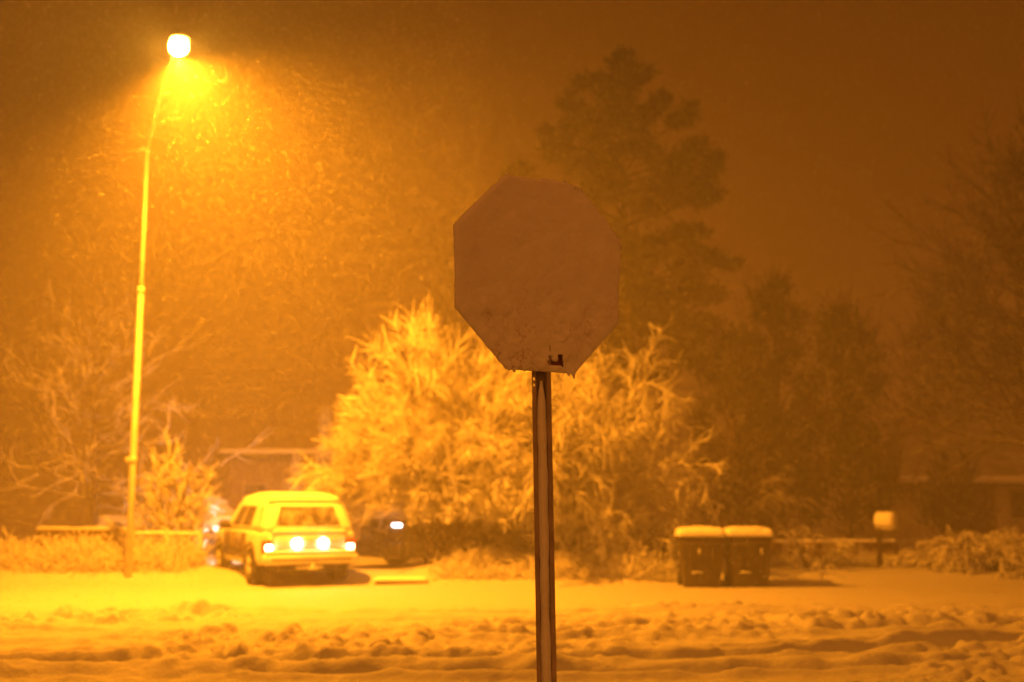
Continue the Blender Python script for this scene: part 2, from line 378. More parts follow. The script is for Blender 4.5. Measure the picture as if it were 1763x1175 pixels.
def stop_sign():
    SY = 4.30
    c = P(941, 474, SY)
    t = empty("stop_sign", (c.x + .008, SY + .035, 0), label="octagonal traffic sign caked in snow on a steel channel post in front", cat="traffic sign")
    t.rotation_euler = (0, R(-.8), 0)
    topz = c.z + .30
    # channel post: cross-section with flanges, web set back; two holes near the top
    sec = [(-.038, 0), (-.022, 0), (-.014, .030), (.014, .030), (.022, 0), (.038, 0)]
    yaw = R(4)
    zs = [-.3, c.z - .44, c.z - .428, c.z - .416, c.z - .404, c.z - .392, topz]
    m = MB(); th = .004
    def pr(x, y, z): return (x * math.cos(yaw) - y * math.sin(yaw), x * math.sin(yaw) + y * math.cos(yaw), z)
    for i in range(len(zs) - 1):
        for j in range(5):
            x0, y0 = sec[j]; x1, y1 = sec[j + 1]
            spans = [(0, 1)]
            if j in (0,) and i in (1, 3): spans = [(0, .3), (.75, 1)]
            for a, b_ in spans:
                q = [(x0 + (x1 - x0) * u, y0 + (y1 - y0) * u) for u in (a, b_)]
                vs = [pr(q[0][0], q[0][1] + d, z) for d in (0, th) for z in (zs[i], zs[i + 1])] + [pr(q[1][0], q[1][1] + d, z) for d in (0, th) for z in (zs[i], zs[i + 1])]
                m.add(vs, [(0, 4, 5, 1), (2, 3, 7, 6), (0, 1, 3, 2), (4, 6, 7, 5), (1, 5, 7, 3), (0, 2, 6, 4)])
    m.build("post", M['post'], t, smooth=False)
    # snow packed in the channel
    m = MB(); secs = []
    for z in np.arange(.2, c.z - .40, .02):
        wv = .0235 + .002 * math.sin(z * 9) + .002 * math.sin(z * 31) + random.uniform(-.0012, .0012)
        if z > c.z - .50: wv *= max(.25, (c.z - .40 - z) / .1)
        secs.append([pr(-wv, .026, z), pr(-wv * .8, .006 + .002 * math.sin(z * 23), z), pr(wv * .7, .006 + .002 * math.sin(z * 17), z), pr(wv, .026, z)])
    m.add(*loft(secs)); m.build("packed_snow", M['snow'], t)
    # panel
    S = .762; k = S / 2; s2 = k * math.tan(math.pi / 8)
    oct_ = [(-s2, -k), (s2, -k), (k, -s2), (k, s2), (s2, k), (-s2, k), (-k, s2), (-k, -s2)]
    pn = empty("sign_panel", (0, 0, 0)); COL.objects.unlink(pn); bpy.data.objects.remove(pn)
    A = Matrix.Rotation(R(30.5), 4, 'Z') @ Matrix.Rotation(R(.6), 4, 'Y')
    m = MB(); m.add(*loft([[(x, 0, z) for x, z in oct_], [(x, .003, z) for x, z in oct_]]))
    pan = m.build("sign_panel", M['red'], t, smooth=False)
    pan.matrix_local = Matrix.Translation((0, -.012, c.z)) @ A
    # snow skin: a crusted sheet, thicker at the top and bulging over the upper edges; bare patch near the foot
    def inside(x, z, g):
        return abs(x) < k + g and abs(z) < k + g and abs(x) + abs(z) < (k + s2) + g * 1.414
    N = 150
    def clampoct(x, z, g):
        rl = k * (1.058 if x > 0 else 1.078) + .012; rr = math.hypot(x, z)
        if z > 0 and rr > rl: x *= rl / rr; z *= rl / rr
        lim = k + g
        x = max(-lim, min(lim, x)); z = max(-lim, min(lim, z))
        g = g + (.013 if x > 0 and z > 0 else 0)
        e = abs(x) + abs(z) - (k + s2 + 1.414 * g)
        if e > 0: x -= math.copysign(e / 2, x); z -= math.copysign(e / 2, z)
        return x, z
    G = np.linspace(-1, 1, N)
    XX, ZZ = np.meshgrid(G * (k + .03), G * (k + .03))
    rough_ = fbm(XX + 3, ZZ + 5, .05, 201, 4); big = fbm(XX + 1, ZZ + 2, .3, 211, 3)
    crack = np.exp(-(fbm(XX + 9, ZZ + 2, .09, 221, 3) / .022) ** 2) * sstep(.45, .7, vnoise(XX * 6 + 4, ZZ * 6 + 8, 230))
    idx = -np.ones((N, N), int); vs = []; fs = []
    keep = np.zeros((N, N), bool)
    step = (G[1] - G[0]) * (k + .03)
    for i in range(N):
        for j in range(N):
            x, z = XX[i, j], ZZ[i, j]
            up = max(0, (z / k + .1))
            g = .013 * max(0, min(1, up * 1.2)) + (.010 if x > 0 and z > 0 else 0) * min(1, up * 2) + .003
            if not inside(x, z, g + step * .75): continue
            hole = False
            dx, dz = x - .075, z + .345
            if -.050 < dx < .022 and abs(dz + .003) < .005 + .012 * max(0, rough_[i, j] + .15): hole = True
            if abs(dx + .032) < .009 + .01 * rough_[i, j] and -.01 < dz < .024 + .03 * rough_[i, j]: hole = True
            if abs(dx - .012) < .007 + .01 * rough_[i, j] and -.01 < dz < .030: hole = True
            low = sstep(-.05, -.36, z)
            
            edge = max(abs(x) + abs(z) - (k + s2) + .05, 0)
            
            if hole: continue
            x2, z2 = clampoct(x, z, g)
            d = min(k + g - abs(x2), k + g - abs(z2), (k + s2 + 1.414 * (g + (.013 if x > 0 and z > 0 else 0)) - abs(x2) - abs(z2)) * .707)
            thick = (.010 + .012 * up + .016 * big[i, j] + (.012 + .014 * low) * rough_[i, j] - .007 * crack[i, j] * (.35 + low)) * min(1, (d / .016) ** .5 if d > 0 else 0)
            idx[i, j] = len(vs); vs.append((x2, -.002 - max(thick, .0005), z2))
    for i in range(N - 1):
        for j in range(N - 1):
            q = (idx[i, j], idx[i, j + 1], idx[i + 1, j + 1], idx[i + 1, j])
            if min(q) >= 0: fs.append(tuple(int(a) for a in q))
    m = MB(); m.add(vs, fs); sn = m.build("snow_crust", crust_mat(), pan)
    sd = sn.modifiers.new("thick", 'SOLIDIFY'); sd.thickness = .010; sd.offset = -1
    # small icicles of snow hanging at the bottom corners
    for x, l in ((s2 * .95, .022), (s2 * .8, .012), (-s2 * .8, .012), (-s2 * .95, .006), (-s2 * .5, .006)):
        m = MB(); m.tube([(x, -.006, -k + .006), (x + .004, -.006, -k - l)], [.012, .003], 7)
        m.build("hanging_snow", M['snow'], pan)
stop_sign()

# ------------------------------------------------------------------ vehicles (local: x right, y forward from the rear bumper, z up)
def rsec(y, hw, zb, zt, r=.09):
    pts = []
    for cx, cz, a0 in ((hw - r, zb + r, -90), (hw - r, zt - r, 0), (-hw + r, zt - r, 90), (-hw + r, zb + r, 180)):
        for q in range(4):
            a = R(a0 + 30 * q); pts.append((cx + r * math.cos(a), y, cz + r * math.sin(a)))
    return pts
def zsec(z, y0, y1, hw, r=.12):
    pts = []
    for cx, cy_, a0 in ((hw - r, y0 + r, -90), (hw - r, y1 - r, 0), (-hw + r, y1 - r, 90), (-hw + r, y0 + r, 180)):
        for q in range(4):
            a = R(a0 + 30 * q); pts.append((cx + r * math.cos(a), cy_ + r * math.sin(a), z))
    return pts
def quad_panel(m, a, b, c, d, push, n=1):
    """A slightly proud panel over the quad a b c d."""
    a, b, c, d = map(Vector, (a, b, c, d)); nn = (b - a).cross(d - a).normalized() * push
    m.add([a, b, c, d, a + nn, b + nn, c + nn, d + nn], [(4, 5, 6, 7), (0, 1, 5, 4), (1, 2, 6, 5), (2, 3, 7, 6), (3, 0, 4, 7)])
def wheel(t, x, y, r=.36, wd=.22):
    sgn = 1 if x > 0 else -1
    m = MB(); secs = []
    for dx, rr in ((-.5, r * .62), (-.5, r * .93), (-.38, r), (.38, r), (.5, r * .93), (.5, r * .62)):
        secs.append([(dx * wd, rr * math.cos(a), rr * math.sin(a)) for a in np.linspace(0, 2 * math.pi, 24, endpoint=False)])
    m.add(*loft(secs)); w_ = m.build("wheel", M['black'], t); w_.location = (x, y, r)
    m = MB()
    secs = [[(sgn * wd * (.51 if q else .46), rr * math.cos(a), rr * math.sin(a)) for a in np.linspace(0, 2 * math.pi, 24, endpoint=False)] for q, rr in ((1, r * .62), (1, r * .52), (0, r * .48), (0, r * .1))]
    m.add(*loft(secs))
    for a in np.linspace(0, 2 * math.pi, 5, endpoint=False):
        m.tube([(sgn * wd * .5, 0, 0), (sgn * wd * .5, r * .52 * math.cos(a), r * .52 * math.sin(a))], [.05, .035], 6)
    m.build("rim", M['rim'], w_)
def vehicle(name, loc, yaw, label, cat, paint, lower, cabin, wheels, snow_roof=True, wagon=True, group=None):
    t = empty(name, loc, yaw, label=label, cat=cat, group=group)
    m = MB(); m.add(*loft([rsec(*s_) for s_ in lower])); body = m.build("body", paint, t)
    m = MB(); m.add(*loft([zsec(*s_) for s_ in cabin])); cab = m.build("cabin", paint, t)
    for y in wheels:
        for sx in (-1, 1):
            wheel(t, sx * .80, y)
            m = MB()   # dark arch lip
            pts = [(sx * (lower[2][1] - .005), y + .43 * math.cos(a), .36 + .43 * math.sin(a)) for a in np.linspace(0, math.pi, 11)]
            m.tube(pts, .035, 6); m.build("wheel_arch", M['trim'], t)
    return t, body, cab
def cabin_point(cab, z, u, side):
    """Point on the cabin shell at height z; side: 'b' rear (u across), 'l'/'r' (u along)."""
    for a, b in zip(cab, cab[1:]):
        if a[0] <= z <= b[0]:
            f = (z - a[0]) / (b[0] - a[0]); y0, y1, hw = [a[i] + (b[i] - a[i]) * f for i in (1, 2, 3)]
            if side == 'b': return (u * hw, y0, z)
            if side == 'f': return (u * hw, y1, z)
            return ((-hw if side == 'l' else hw), y0 + (y1 - y0) * u, z)
def side_windows(t, cab, spans, z0, z1, m_):
    for a, b in spans:
        for sd in 'lr':
            q = [cabin_point(cab, z0, a, sd), cabin_point(cab, z0, b, sd), cabin_point(cab, z1, b, sd), cabin_point(cab, z1, a, sd)]
            if sd == 'l': q = [q[1], q[0], q[3], q[2]]
            m = MB(); quad_panel(m, *q, .008); m.build("side_window", m_, t, smooth=False)
def snow_cap(t, name, sec0, hgt, seed, nx=14, ny=26, lump=.025, edge=.28):
    """Lumpy snow over a rectangle (x0,x1,y0,y1,z) with rounded edges."""
    x0, x1, y0, y1, z = sec0; vs = []; fs = []
    U, V = np.meshgrid(np.linspace(0, 1, nx), np.linspace(0, 1, ny))
    n = fbm(U * (x1 - x0) * 1.0 + seed, V * (y1 - y0) * 1.0, .35, 300 + seed, 3)
    for i in range(ny):
        for j in range(nx):
            u, v = U[i, j], V[i, j]
            e = min(1, min(u, 1 - u) * 2 * (x1 - x0) / edge, min(v, 1 - v) * 2 * (y1 - y0) / edge)
            vs.append((x0 + (x1 - x0) * u, y0 + (y1 - y0) * v, z + hgt * (1 - (1 - e) ** 2) ** .5 + lump * 2 * n[i, j] * e))
    for i in range(ny - 1):
        for j in range(nx - 1):
            fs.append((i * nx + j, i * nx + j + 1, (i + 1) * nx + j + 1, (i + 1) * nx + j))
    rim = [j for j in range(nx)] + [i * nx + nx - 1 for i in range(1, ny)] + [(ny - 1) * nx + j for j in range(nx - 2, -1, -1)] + [i * nx for i in range(ny - 2, 0, -1)]
    fs.append(tuple(reversed(rim)))
    m = MB(); m.add(vs, fs); return m.build(name, M['snow'], t)

def suv():
    yaw = R(26)
    rl = P(449, 1006, 20.3)
    c = Vector((rl.x, rl.y, 0)) + Vector((math.cos(yaw), math.sin(yaw), 0)) * .88
    lower = [(0.0, .80, .50, .98, .07), (.07, .88, .42, 1.02, .09), (.8, .90, .36, 1.03, .10), (2.9, .90, .36, 1.02, .10), (3.5, .90, .36, 1.0, .10), (4.3, .87, .38, .94, .10), (4.62, .78, .45, .88, .08)]
    cab = [(.98, .03, 3.45, .86, .12), (1.12, .06, 3.25, .85, .14), (1.5, .26, 2.75, .74, .15), (1.60, .34, 2.55, .69, .18), (1.655, .5, 2.35, .58, .2)]
    t, body, cb = vehicle("parked_car", (c.x, c.y, H(c.x, c.y) - .02), yaw, "snow-topped estate car with lit rear lamps parked under the street lamp", "car", M['tan'], lower, cab, (.85, 3.65))
    # rear window and frame
    m = MB(); quad_panel(m, cabin_point(cab, 1.09, -.72, 'b'), cabin_point(cab, 1.09, .72, 'b'), cabin_point(cab, 1.45, .66, 'b'), cabin_point(cab, 1.45, -.66, 'b'), .010)
    rw = m.build("rear_window", M['glass_snow'], t, smooth=False)
    m = MB(); a = cabin_point(cab, 1.075, -.75, 'b'); b = cabin_point(cab, 1.075, .75, 'b'); d = cabin_point(cab, 1.465, .69, 'b'); e = cabin_point(cab, 1.465, -.69, 'b')
    m.tube([a, b, d, e, a], .028, 6); m.build("window_seal", M['snow'], rw)
    m = MB(); m.tube([(-.02, .04, 1.11), (.3, .055, 1.16)], .014, 5); m.build("rear_wiper", M['trim'], rw)
    side_windows(t, cab, ((.05, .27),), 1.10, 1.47, M['glass_caked'])
    side_windows(t, cab, ((.30, .55), (.58, .80)), 1.10, 1.47, M['glass'])
    for s_ in (-1, 1):
        for y0, y1 in ((1.18, 2.12), (2.15, 3.2)):
            m = MB(); m.box((s_ * .898, (y0 + y1) / 2, .73), (.03, y1 - y0, .50), 0, .02); m.build("door", M['door_paint'], t)
    m = MB(); quad_panel(m, cabin_point(cab, 1.08, .85, 'f'), cabin_point(cab, 1.08, -.85, 'f'), cabin_point(cab, 1.48, -.85, 'f'), cabin_point(cab, 1.48, .85, 'f'), .01); m.build("windscreen", M['glass_snow'], t, smooth=False)
    # tailgate
    tg = MB(); tg.box((0, -.012, .82), (1.34, .05, .36), 0, .02); tgo = tg.build("tailgate", M['tan'], t)
    m = MB(); m.box((0, -.045, .815), (.30, .02, .15), 0, .005); m.build("licence_plate", M['plate'], tgo)
    m = MB(); m.box((0, -.04, .665), (1.30, .03, .06), 0, .01); m.build("lower_trim", M['trim'], tgo)
    for x in (-.25, .25):
        m = MB(); m.tube([(x, -.02, .79), (x, -.075, .79)], [.095, .08], 16); m.build("reversing_lamp", M['rev'], tgo)
    for s_ in (-1, 1):
        m = MB(); m.box((s_ * .785, .03, .735), (.19, .15, .26), 0, .03); tl = m.build("tail_lamp", M['lens_red'], t)
        m = MB(); m.box((s_ * .765, -.055, .725), (.135, .05, .11), 0, .03); m.build("lit_bulb", M['tail'], tl)
    # bumper
    m = MB(); m.box((0, -.10, .53), (1.76, .24, .22), 0, .05); bp_ = m.build("rear_bumper", M['tan'], t)
    m = MB(); m.box((0, -.225, .515), (1.5, .02, .03), 0, .006); m.build("bumper_strip", M['trim'], bp_)
    so = snow_cap(bp_, "bumper_snow", (-.86, .86, -.22, .0, .635), .05, 5, 30, 6, .012)
    m = MB(); m.box((0, -.02, .36), (.5, .12, .06), 0, .01); m.tube([(0, -.02, .36), (0, -.22, .36)], .035, 8); m.box((0, -.27, .36), (.16, .10, .05), 0, .01); m.ball((0, -.27, .41), (.04, .04, .04)); hb = m.build("tow_hitch", M['galv'], t)
    m = MB(); m.box((0, .25, .33), (1.3, .5, .12), 0, .03); m.tube([(.45, -.05, .30), (.45, .4, .30)], .03, 8); m.build("underbody", M['trim'], t)
    m = MB(); m.tube([(-.62, .5, 1.62), (-.62, 2.3, 1.62)], .02, 6); m.tube([(.62, .5, 1.62), (.62, 2.3, 1.62)], .02, 6); m.build("roof_rail", M['trim'], cb)
    snow_cap(t, "roof_snow", (-.705, .705, .275, 2.7, 1.53), .205, 1, 22, 30, .03, .85)
    snow_cap(t, "bonnet_snow", (-.8, .8, 3.25, 4.5, .93), .12, 2, 16, 16, .02)
    snow_cap(t, "tailgate_snow", (-.72, .72, -.05, .10, 1.0), .05, 3, 24, 6, .012)
    for s_ in (-1, 1):
        m = MB(); m.box((s_ * 1.0, 2.75, 1.1), (.22, .12, .17), 0, .04); m.tube([(s_ * .86, 2.78, 1.05), (s_ * .98, 2.76, 1.08)], .025, 6); m.build("wing_mirror", M['trim'], t)
        for y in (1.35, 2.35):
            m = MB(); m.box((s_ * .918, y, .93), (.02, .18, .035), 0, .008); m.build("door_handle", M['trim'], t)
        m = MB(); m.box((s_ * .912, 2.15, .60), (.025, 2.0, .07), 0, .01); m.build("side_moulding", M['trim'], t)
        m = MB(); m.box((s_ * .6, 4.6, .74), (.28, .08, .15), 0, .03); hl = m.build("headlamp", M['head'], t)
        ld = bpy.data.lights.new("headlamp_light", 'SPOT'); ld.energy = 230; ld.color = (1, .84, .74); ld.spot_size = R(120); ld.spot_blend = .8; ld.shadow_soft_size = .06
        lo = bpy.data.objects.new("headlamp_light", ld); COL.objects.link(lo); lo.parent = t; lo.location = (s_ * .6, 4.72, .76); lo.rotation_euler = (R(92), 0, 0)
    return t
suv()

def dark_vehicle():
    yaw = R(180 - 52)
    c = P(655, 1000, 23.3)
    lower = [(0.0, .80, .32, 1.0, .07), (.07, .88, .27, 1.02, .09), (.8, .90, .24, 1.03, .10), (3.4, .90, .24, 1.03, .10), (4.2, .90, .24, 1.04, .10), (4.9, .88, .24, 1.02, .10), (5.1, .82, .28, .95, .08)]
    cab = [(1.0, 1.9, 3.6, .84, .12), (1.15, 1.95, 3.5, .83, .14), (1.55, 2.1, 3.1, .72, .15), (1.66, 2.2, 2.95, .62, .18)]
    fw = Vector((-math.sin(yaw), math.cos(yaw), 0))
    loc = Vector((c.x, c.y, 0)) - fw * 5.1
    t, body, cb = vehicle("parked_pickup", (loc.x, loc.y, H(loc.x, loc.y)), yaw, "dark parked vehicle half hidden behind the bright snowy shrub, one small white lamp lit", "vehicle", M['dark_paint'], lower, cab, (1.0, 4.2))
    side_windows(t, cab, ((.1, .5), (.54, .85)), 1.14, 1.5, M['glass'])
    m = MB(); quad_panel(m, cabin_point(cab, 1.1, .85, 'f'), cabin_point(cab, 1.1, -.85, 'f'), cabin_point(cab, 1.52, -.85, 'f'), cabin_point(cab, 1.52, .85, 'f'), .01); m.build("windscreen", M['glass_snow'], t, smooth=False)
    for s_ in (-1, 1):
        m = MB(); m.box((s_ * .62, 5.09, .90), (.36, .08, .075), 0, .02); m.build("headlamp", M['head'] if s_ < 0 else M['rim'], t)
    m = MB(); m.box((0, 5.1, .8), (.86, .05, .2), 0, .02)
    for z in (.74, .8, .86): m.box((0, 5.13, z), (.8, .02, .02))
    m.build("grille", M['trim'], t)
    m = MB(); m.box((0, 5.12, .40), (1.74, .18, .34), 0, .05); m.build("front_bumper", M['trim'], t)
    snow_cap(t, "bonnet_snow", (-.8, .8, 3.7, 4.95, 1.02), .07, 7, 16, 16, .02)
    snow_cap(t, "roof_snow", (-.62, .62, 2.15, 3.0, 1.6), .13, 8, 14, 14, .02)
dark_vehicle()

def buried_car():
    yaw = R(70)
    c = P(425, 985, 29.5)
    lower = [(0.0, .78, .45, .88, .07), (.07, .85, .38, .92, .09), (.8, .88, .34, .93, .10), (2.9, .88, .34, .92, .10), (3.6, .88, .34, .90, .10), (4.2, .85, .36, .84, .10), (4.5, .76, .42, .78, .08)]
    cab = [(.88, .7, 3.3, .82, .12), (1.02, .8, 3.1, .80, .14), (1.35, 1.2, 2.5, .68, .15), (1.42, 1.4, 2.35, .56, .18)]
    t, body, cb = vehicle("parked_saloon", (c.x, c.y, H(c.x, c.y)), yaw, "snow-covered saloon car in the dim yard beyond the estate car's bonnet", "car", M['tan'], lower, cab, (.85, 3.55))
    side_windows(t, cab, ((.08, .48), (.52, .9)), 1.0, 1.32, M['glass_snow'])
    snow_cap(t, "roof_snow", (-.66, .66, 1.2, 2.5, 1.36), .14, 11, 14, 16)
    snow_cap(t, "bonnet_snow", (-.78, .78, 3.1, 4.35, .84), .13, 12, 14, 14)
    snow_cap(t, "boot_snow", (-.78, .78, .05, .9, .86), .12, 13, 14, 10)
buried_car()

# ------------------------------------------------------------------ wheeled bins
def trash_cart(px, Y, yaw, label):
    b = P(px, 1004, Y)
    t = empty("wheeled_bin", (b.x, b.y, H(b.x, b.y) - .01), yaw, label=label, cat="bin", group="wheeled bins at the road edge")
    m = MB()
    def rect(z, x, y0, y1, r=.05):
        pts = []
        for cx, cy_, a0 in ((x - r, y0 + r, -90), (x - r, y1 - r, 0), (-x + r, y1 - r, 90), (-x + r, y0 + r, 180)):
            for q in range(4): pts.append((cx + r * math.cos(R(a0 + 30 * q)), cy_ + r * math.sin(R(a0 + 30 * q)), z))
        return pts
    m.add(*loft([rect(.0, .315, -.30, .27), rect(.03, .325, -.31, .29), rect(.80, .375, -.38, .37), rect(.81, .395, -.40, .39), rect(.90, .40, -.405, .395)]))
    body = m.build("body", M['bin'], t)
    m = MB()
    for x in (-.2, .2): m.box((x, -.375, .5), (.03, .03, .5), 0, .01)
    m.box((0, -.40, .80), (.7, .03, .04), 0, .01); m.build("moulded_rib", M['bin'], body)
    m = MB(); m.tube([(-.19, -.36, .27), (-.19, -.42, .29), (.19 - .2, -.42, .29), (.19 - .2, -.36, .27)], .016, 6); m.build("grab_bar", M['galv'], t)
    m = MB(); m.add(*loft([rect(.903, .42, -.43, .42), rect(.94, .425, -.435, .425), rect(.965, .36, -.36, .36)])); m.build("lid", M['bin'], t)
    m = MB(); m.tube([(-.3, .40, .88), (-.3, .50, .90), (.3, .50, .90), (.3, .40, .88)], .018, 6); m.build("handle", M['bin'], t)
    snow_cap(t, "lid_snow", (-.435, .435, -.445, .43, .925), .165, int(px) % 17, 22, 22, .03)
    for s_ in (-1, 1):
        m = MB(); m.tube([(s_ * .30, .29, .13), (s_ * .38, .29, .13)], .13, 16); m.build("wheel", M['black'], t)
        m = MB(); m.box((s_ * .39, -.1, .62), (.025, .09, .045), 0, .008); m.build("side_catch", M['galv'], t)
    m = MB(); m.box((.2 if px > 1250 else -.05, -.385, .66), (.035, .02, .10), 0, .006); m.build("reflective_tag", M['galv'], t)
    return t
trash_cart(1206, 20.75, R(-3), "wheeled bin with snow heaped on its lid, the one against the shrub")
trash_cart(1288, 20.75, R(-3), "wheeled bin with snow heaped on its lid, the one nearer the mailbox")

# ------------------------------------------------------------------ mailbox
def mailbox():
    Y = 23.6
    b = P(1516, 988, Y); b.z = H(b.x, b.y)
    c = P(1527, 913, Y) - b
    t = empty("mailbox", b, label="arched mailbox coated in snow on a thin wooden post", cat="mailbox")
    m = MB(); m.box((0, 0, (c.z - .02) / 2), (.09, .09, c.z - .02 + .1), R(10), .01); m.build("post", M['dark_wood'], t)
    m = MB(); m.box((c.x, 0, c.z - .015), (.30, .18, .035), R(-46), .01); m.build("bracket", M['wood'], t)
    a = R(-46)
    def arch(x, s_=1):
        w2 = .135 * s_; hh = .22
        pts = [(x, -w2, 0)] + [(x, w2 * -math.cos(q), hh + w2 * math.sin(q) * 1.05) for q in np.linspace(0, math.pi, 13)] + [(x, w2, 0)]
        return pts
    m = MB(); m.add(*loft([arch(x) for x in np.linspace(-.20, .18, 6)])); m.build("box", M['galv'], t, loc=c, rz=a)
    m = MB(); m.add(*loft([arch(.182, 1.05), arch(.205, 1.05)])); m.tube([(.215, 0, .27), (.24, 0, .27)], .02, 6); m.build("door", M['plate'], t, loc=c, rz=a)
    m = MB()
    secs = []
    for i, x in enumerate(np.linspace(-.215, .17, 12)):
        e = 1 - abs(i - 5.5) / 5.5 * .0
        th = .024 + .004 * math.sin(i * 1.3)
        if i in (0, 11): th *= .4
        o_ = [(x, (.135 + th) * -math.cos(q), .20 + (.140 + th * 1.8) * math.sin(q)) for q in np.linspace(-.75, math.pi + .1, 14)]
        in_ = [(x, .12 * -math.cos(q), .20 + .12 * math.sin(q)) for q in np.linspace(math.pi + .1, -.75, 14)]
        secs.append(o_ + in_)
    m.add(*loft(secs)); m.build("snow_coat", M['snow'], t, loc=c, rz=a)
mailbox()

# ------------------------------------------------------------------ fences
def chain_fence(name, A, B, hgt, nposts, label, cat, mesh=True, snow_r=.035):
    A, B = Vector(A), Vector(B); d = (B - A); L = d.length; d.normalize()
    t = empty(name, A, math.atan2(d.y, d.x), label=label, cat=cat)
    for i in range(nposts):
        x = L * i / (nposts - 1)
        m = MB(); m.tube([(x, 0, -.1), (x, 0, hgt + .06)], .034, 10); m.ball((x, 0, hgt + .08), (.05, .05, .05)); m.build("fence_post", M['galv'], t)
    m = MB(); m.tube([(0, 0, hgt), (L, 0, hgt)], .022, 8); rl = m.build("top_rail", M['galv'], t)
    m = MB(); xs = np.linspace(0, L, int(L / .06)); n = fbm(xs, xs * 0, .4, 400, 3)
    m.tube([(x, 0, hgt + .035 + .02 * q) for x, q in zip(xs, n)], [snow_r * (1 + .7 * q) for q in n], 8); m.build("rail_snow", M['snow'], rl)
    if mesh:
        m = MB(); s_ = .085; k = int((L + hgt) / s_)
        for i in range(k):
            for sg in (0, 1):
                u = i * s_ - hgt; a, b = u, u + hgt
                a2, b2 = max(a, 0), min(b, L)
                if b2 <= a2: continue
                za, zb = (a2 - a), (b2 - a)
                if sg: za, zb = hgt - za, hgt - zb
                m.tube([(a2, .006 * sg, za), (b2, .006 * sg, zb)], .0055, 3, False)
        m.build("wire_mesh", snowed("snowy_wire", (.3, .3, .3), -.3, .6, 3, 1.6), t)
    return t
a, b = P(226, 987, 23.0), P(343, 987, 23.0)
chain_fence("wire_fence", (a.x, 23.0, H(a.x, 23)), (b.x, 23.0, H(b.x, 23)), P(300, 920, 23.0).z - H(b.x, 23), 3, "short wire fence panel with a snowy top rail beside the lamp post", "fence")
def board_fence(name, px0, px1, Y0, Y1, ytop, label, hmin=.6, board=.16):
    A, B = P(px0, 985, Y0), P(px1, 985, Y1); A.z = B.z = .12
    hgt = max(P((px0 + px1) / 2, ytop, (Y0 + Y1) / 2).z - .12, hmin)
    d = B - A; L = d.length
    t = empty(name, A, math.atan2(d.y, d.x), label=label, cat="fence")
    m = MB(); nb = int(L / board)
    for i in range(nb): m.box(((i + .5) * board, random.uniform(-.004, .004), hgt / 2 - .05), (board - .012, .022, hgt - .02 + random.uniform(-.02, .02)))
    m.build("board_panel", M['wood'], t, smooth=False)
    n = max(2, int(L / 2.2) + 1)
    for i in range(n):
        m = MB(); m.box((L * i / (n - 1), .07, hgt / 2), (.1, .1, hgt + .08), 0, .01); m.build("fence_post", M['wood'], t)
    m = MB(); m.box((L / 2, -.03, hgt - .03), (L, .035, .09), 0, .005); rl = m.build("top_rail", M['wood'], t)
    m = MB(); xs = np.linspace(0, L, int(L / .08)); q = fbm(xs, xs * 0, .5, 410, 3)
    m.tube([(x, -.01, hgt + .03 + .02 * k) for x, k in zip(xs, q)], [.045 * (1 + .6 * k) for k in q], 8); m.build("rail_snow", M['snow'], rl)
board_fence("board_fence", 60, 222, 25.2, 24.6, 913, "dark board fence with a snowy top left of the lamp post")
board_fence("board_fence", 735, 1140, 24.6, 24.8, 932, "low board fence running behind the big bright shrub", .5)
board_fence("board_fence", 1335, 1545, 24.9, 25.1, 936, "low board fence behind the mailbox and bins", .5)

# snow-capped timber by the dark vehicle
p = P(690, 1004, 21.1)
t = empty("landscape_timber", (p.x, 21.1, H(p.x, 21.1)), R(3), label="low timber edging with snow on top between the cars and the drift", cat="timber")
m = MB(); m.box((0, 0, .02), (.95, .16, .13), 0, .015); m.build("beam", M['wood'], t)
snow_cap(t, "snow_cover", (-.52, .52, -.12, .12, .05), .09, 15, 26, 8, .01)

# ------------------------------------------------------------------ houses
def garage():
    Y = 37.0
    A, B = P(388, 980, Y), P(640, 980, Y)
    top = P(450, 788, Y).z
    t = empty("flat_roofed_garage", (A.x, Y, .15), label="flat-roofed garage in the haze behind the parked cars", cat="garage")
    L = B.x - A.x; h = top - .15
    m = MB(); m.box((L / 2, 3, h / 2), (L, 6, h - .02)); m.build("wall", M['wall'], t, smooth=False)
    m = MB(); m.box((L / 2, 2.9, h + .05), (L + .6, 6.8, .16), 0, .02); rf = m.build("roof", M['trim'], t)
    s_ = snow_cap(rf, "roof_snow", (-.3, L + .3, -.55, 6.4, h + .12), .15, 3, 50, 40, .02)
    m = MB(); m.box((L * .62, -.02, 1.05), (2.4, .06, 2.1), 0, .01)
    for z in (.5, 1.0, 1.5): m.box((L * .62, -.055, z), (2.36, .02, .03))
    m.build("garage_door", M['wall_pale'], t)
    m = MB(); m.box((.9, -.02, 1.5), (.8, .05, .9), 0, .01); wd = m.build("window", M['wall_pale'], t)
    m = MB(); m.box((.9, -.05, 1.5), (.68, .02, .78)); m.build("pane", M['glass'], wd)
garage()
